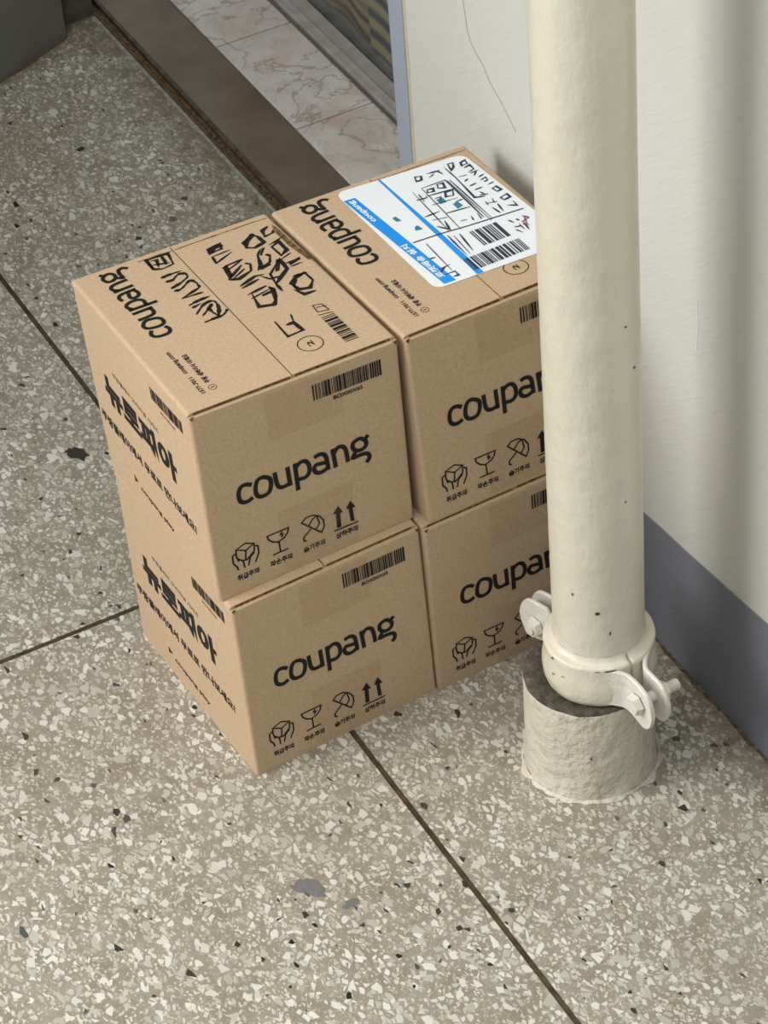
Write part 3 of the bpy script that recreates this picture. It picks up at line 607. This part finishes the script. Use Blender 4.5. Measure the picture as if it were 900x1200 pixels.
for a, b in zip(ys, ys[1:]):
    bm = bmesh.new(); add_box(bm, .4745, .5685, a+.0013, b-.0013, -.004, .0008+rnd.uniform(-.0003, .0003), .0009)
    inr(from_bm('sill_tile', bm, M['marble']), sill)
win = empty('window_1', (.59, .9, 0)); tag(win, kind='structure')
inr(box('window_frame', .5745, .6050, Y0+.001, Y1, -.003, .0030, M['alu'], bev=.0012), win)
inr(box('frame_ridge', .5835, .5860, Y0+.001, Y1, .0028, .0052, M['alu'], bev=.0006), win)
inr(box('glass_pane', .6075, .6105, Y0+.001, Y1, .001, 1.6, M['glass']), win)
# cloth hanging behind the glass, with a striped border
def cloth(name, y0, y1, amp, per, mat, parent, off, rough):
    ny, nz = 90, 40; V = []; F = []
    for j in range(nz+1):
        for i in range(ny+1):
            y = y0+(y1-y0)*i/ny; z = .002+.9*j/nz
            x = .622+off+amp*math.sin(2*math.pi*y/per)+rough*mnoise.noise(Vector((0, y*9, z*5)))
            V.append((x, y, z))
    for j in range(nz):
        for i in range(ny):
            a = j*(ny+1)+i; F.append((a, a+1, a+ny+2, a+ny+1))
    return from_py(name, V, F, mat, parent, True)
cur = empty('curtain', (.64, .9, 0)); tag(cur, 'tan cloth with yellow and grey striped border hanging behind the window frame', 'curtain')
inr(cloth('cloth_panel', .943, 1.44, .0025, .11, M['cloth'], None, 0, .002), cur)
inr(cloth('striped_border', .43, .946, .0012, .09, M['stripes'], None, -.004, .0008), cur)
dk2 = box('floor_inner', .6055, .70, Y0, Y1, -.05, -.002, M['jamb']); dk2.name = 'floor_room'; tag(dk2, kind='structure')

# ---------------------------------------------------------------- pipe
PX, PY = .2599, -.1373
pipe = empty('drain_pipe', (PX, PY, 0))
tag(pipe, 'cream painted vertical drain pipe with bolted clamp and rough round sleeve at its foot', 'pipe')
def lathe(name, prof, mat, parent, seg=96, a0=0, a1=360, cx=0, cy=0, jit=None, mi=None):
    V = []; F = []; full = abs(a1-a0-360) < 1e-6; m_ = seg if full else seg+1
    for r, z in prof:
        for i in range(m_):
            a = R(a0+(a1-a0)*i/seg); rr, zz = (jit(r, z, a) if jit else (r, z))
            V.append((cx+rr*math.cos(a), cy+rr*math.sin(a), zz))
    MI = []
    for j in range(len(prof)-1):
        for i in range(seg):
            k = (i+1) % m_; F.append((j*m_+i, j*m_+k, (j+1)*m_+k, (j+1)*m_+i)); MI.append(mi[j] if mi else 0)
    if not full:
        F.append(tuple(j*m_ for j in range(len(prof)))); F.append(tuple(j*m_+seg for j in reversed(range(len(prof))))); MI += [0, 0]
    return from_py(name, V, F, mat, parent, True, MI)
PR = .03724
def pj_(r, z, a):
    n = mnoise.noise(Vector((math.cos(a)*1.5, math.sin(a)*1.5, z*9)))*.00025 + mnoise.noise(Vector((math.cos(a)*5, math.sin(a)*5, z*40)))*.00012
    return (r+n, z)
lathe('pipe_shaft', [(PR, .09+.0125*i) for i in range(170)], M['pipe'], pipe, 128, jit=pj_)
# clamp: rounded band in two halves, flared rim
band = [(.0385, .1010), (.0420, .1003), (.0448, .1022), (.0464, .107), (.0470, .114), (.0467, .121), (.0459, .127), (.0452, .132), (.0450, .1365), (.0455, .1400), (.0451, .1422), (.0437, .1430), (.0418, .1432), (.0400, .1442), (.0382, .1462), (.0374, .1485)]
THS = (-86.0, 104.0)
def cj(r, z, a): return (r+.0004*mnoise.noise(Vector((math.cos(a)*4, math.sin(a)*4, z*60))), z)
for s in (0, 1):
    a0 = THS[s]+1.5; a1 = THS[1-s]-1.5+(360 if s else 0)
    h = lathe('clamp_half', band, M['clamp'], pipe, 72, a0, a1, jit=cj)
    # its two ears
    for e in (0, 1):
        th = R(THS[e])
        sgn = 1 if (s == 0) == (e == 0) else -1
        er = Vector((math.cos(th), math.sin(th), 0)); ep = Vector((-math.sin(th), math.cos(th), 0))
        off = sgn*(.0076 if e == 0 else .0066)
        fi = R(30)*sgn; r0 = .0436
        p0 = Vector((r0*math.cos(fi), r0*math.sin(fi))); p1 = Vector((.0475, off)); p2 = Vector((.0560, off))
        path = [p0*(1-k)**2+p1*2*k*(1-k)+p2*k*k for k in [j/8 for j in range(9)]] + [Vector((x, off)) for x in (.062, .068, .0735, .0775, .0808, .0828, .0838, .0843)]
        prof_z = [(.040, .1028, .1405), (.050, .1010, .1392), (.056, .0996, .1384), (.062, .0980, .1380), (.068, .0966, .1374), (.0735, .0964, .1362), (.0775, .0980, .1338), (.0808, .1020, .1298), (.0828, .1065, .1250), (.0838, .1110, .1205), (.0843, .1152, .1162)]
        def zz_(x):
            for (x0, l0, h0), (x1, l1, h1) in zip(prof_z, prof_z[1:]):
                if x <= x1: k = max(0, (x-x0)/(x1-x0)); return l0+(l1-l0)*k, h0+(h1-h0)*k
            return prof_z[-1][1:]
        V = []; F = []; n = len(path); tk = .0019
        for i, q in enumerate(path):
            d = (path[min(i+1, n-1)]-path[max(i-1, 0)]).normalized(); nn = Vector((-d.y, d.x)); lo, hi = zz_(q.x)
            wob = .0006*mnoise.noise(Vector((q.x*150, off*300, e*7)))
            ch_ = min(.0010, (hi-lo)*.25)
            for w_, z_ in ((tk, lo+ch_), (tk, hi-ch_), (tk*.45, hi), (-tk*.45, hi), (-tk, hi-ch_), (-tk, lo+ch_), (-tk*.45, lo), (tk*.45, lo)):
                c_ = q+nn*(w_+wob); V.append(er*c_.x+ep*c_.y+Vector((0, 0, z_+.0005)))
            if i:
                for k in range(8): F.append((8*i-8+k, 8*i-8+(k+1) % 8, 8*i+(k+1) % 8, 8*i+k))
        F.append(tuple(range(8))); F.append(tuple(range(8*n-8, 8*n)))
        bm = bmesh.new(); vs_ = [bm.verts.new(v) for v in V]
        for f in F: bm.faces.new([vs_[i] for i in f])
        from_bm('lug', bm, M['lug'], h, True)
def bolt(th, rho, z, h0, h1):
    er = Vector((math.cos(th), math.sin(th), 0)); ep = Vector((-math.sin(th), math.cos(th), 0)); zz = Vector((0, 0, 1))
    o = er*rho+zz*z; bm = bmesh.new()
    def cyl(r, a, b, n=16, tw=0, r2=None):
        r2 = r2 or r
        lo = [bm.verts.new(o+ep*a+(er*math.cos(2*math.pi*i/n+tw)+zz*math.sin(2*math.pi*i/n+tw))*r) for i in range(n)]
        hi = [bm.verts.new(o+ep*b+(er*math.cos(2*math.pi*i/n+tw)+zz*math.sin(2*math.pi*i/n+tw))*r2) for i in range(n)]
        bm.faces.new(lo); bm.faces.new(hi)
        for i in range(n): bm.faces.new((lo[i], lo[(i+1) % n], hi[(i+1) % n], hi[i]))
    cyl(.0046, h0+.002, h1)                       # shank
    k = h0+.016*(1 if h1 > h0 else -1)
    s = 1 if h1 > h0 else -1
    cyl(.0080, h0, h0+s*.0058, 6, .2, .0098)        # hexagon head
    zq = h1-s*.010
    while (h1-zq)*s > .001: cyl(.0053, zq, zq+s*.0008, 14, 0, .0047); zq += s*.0016   # thread
    b = from_bm('bolt', bm, M['lug'], pipe)
    bm = bmesh.new(); o2 = o
    q = s*.0096
    cyl(.0086, q, q+s*.0075, 6, .4); n_ = from_bm('nut', bm, M['clamp'], b)
    return b
bolt(R(THS[0]), .0665, .1200, -.0165, .0290)
bolt(R(THS[1]), .0655, .1130, .0150, -.0215)
# sleeve around the foot
SX, SY = -.0068, .0078
prof = [(.0565, .0), (.0555, .003), (.0548, .007), (.0543, .014)] + [(.0540, .022+.008*i) for i in range(9)] + [(.0540, .092), (.0536, .0962), (.0524, .0985), (.050, .0990), (.044, .0985), (.036, .098)]
def sj(r, z, a):
    q = Vector((math.cos(a), math.sin(a), z*18)); n = mnoise.noise(q*4)*.0009+mnoise.noise(q*11)*.0006
    if z < .02: n += abs(mnoise.noise(Vector((math.cos(a)*8, math.sin(a)*8, z*40))))*.0035*(1-z/.02)
    dz = mnoise.noise(Vector((math.cos(a)*3, math.sin(a)*3, 5)))*.0012 if z > .09 else 0
    return (r+n, max(0, z+dz))
mi = [0]*(len(prof)-1)
for i in range(len(prof)-1):
    if prof[i][1] >= .0955: mi[i] = 1
sl = lathe('foot_sleeve', prof, [M['sleeve'], M['mortar']], pipe, 140, cx=SX, cy=SY, jit=sj, mi=mi)
sl['label'] = 'thick rough painted sleeve with dark mortar rim'
V = []; F = []; n = 72
for i in range(n):
    a = 2*math.pi*i/n; k = .0002+.0075*abs(mnoise.noise(Vector((math.cos(a)*3, math.sin(a)*3, 9))))
    V += [(SX+.0565*math.cos(a), SY+.0565*math.sin(a), .0025), (SX+(.0575+k)*math.cos(a), SY+(.0575+k)*math.sin(a), .0004)]
for i in range(n): j = (i+1) % n; F.append((2*i, 2*i+1, 2*j+1, 2*j))
from_py('paint_skirt', V, F, M['sleeve'], pipe, True)

# flaked-off specks in the paint
def speck(name, ang, z, r, wdt, hgt, cx, cy, seed, parent):
    rnd = random.Random(seed); q = []
    for i in range(9):
        a = 2*math.pi*i/9; kk = rnd.uniform(.6, 1.1); aa = R(ang)+wdt/2*kk*math.cos(a)/r
        q.append((cx+r*math.cos(aa), cy+r*math.sin(aa), z+hgt/2*kk*math.sin(a)))
    return from_py(name, q, [tuple(range(9))], M['fleck'], parent)
for i, (a_, z_, w_, h_) in enumerate([(-121.5, .1969, .0045, .004), (-106.6, .1744, .0018, .0045), (-152.2, .2133, .0014, .004), (-76.7, .4709, .003, .002), (-62.6, .428, .003, .003), (-82, .3049, .0018, .0018)]):
    speck('paint_chip', a_, z_, PR+.0006, w_, h_, 0, 0, i, pipe)
for i, (a_, z_, w_, h_) in enumerate([(-110.1, .1412, .013, .0016), (-175.4, .1395, .004, .0025), (-173.5, .1242, .0022, .003), (-160, .128, .002, .002), (-123, .1412, .006, .0012)]):
    speck('paint_chip', a_, z_, .0462 if z_ > .13 else .0474, w_, h_, 0, 0, 20+i, pipe)
speck('paint_chip', -119.5, .0496, .0556, .003, .003, SX, SY, 31, pipe)
# white scratch on the wall and a few pits
v2, f2 = ribbon([(-.1035, .405), (-.1050, .385), (-.1027, .3584)], .0012)
from_py('white_scratch', [(.3747, a, b) for a, b in v2], f2, M['label_white'], wr)
# pale cement edge beside the track, pale arc scratched in the floor
V = []; F = []
for i in range(90):
    y = .41+i*.0088; V += [(.3864, y, .0005), (.3835-.007*abs(mnoise.noise(Vector((0, y*30, 2))))-.003*abs(mnoise.noise(Vector((0, y*130, 2)))), y, .0005)]
    if i: F.append((2*i-2, 2*i-1, 2*i+1, 2*i))
m = Mat('pale_cement', hexc(158, 152, 136), .8); m.color(m.ramp(m.noise(120, 4), [(.3, hexc(132, 125, 108)), (.7, hexc(176, 170, 154))])); M['cement'] = m.m
from_py('cement_edge', V, F, M['cement'], floor)
v2, f2 = ribbon(smooth_path([(.2140, .0030), (.2175, -.0055), (.2289, -.0174), (.2473, -.0253)], k=5), .0016)
from_py('scratched_arc', [(a, b, .0004) for a, b in v2], f2, M['cement'], floor)
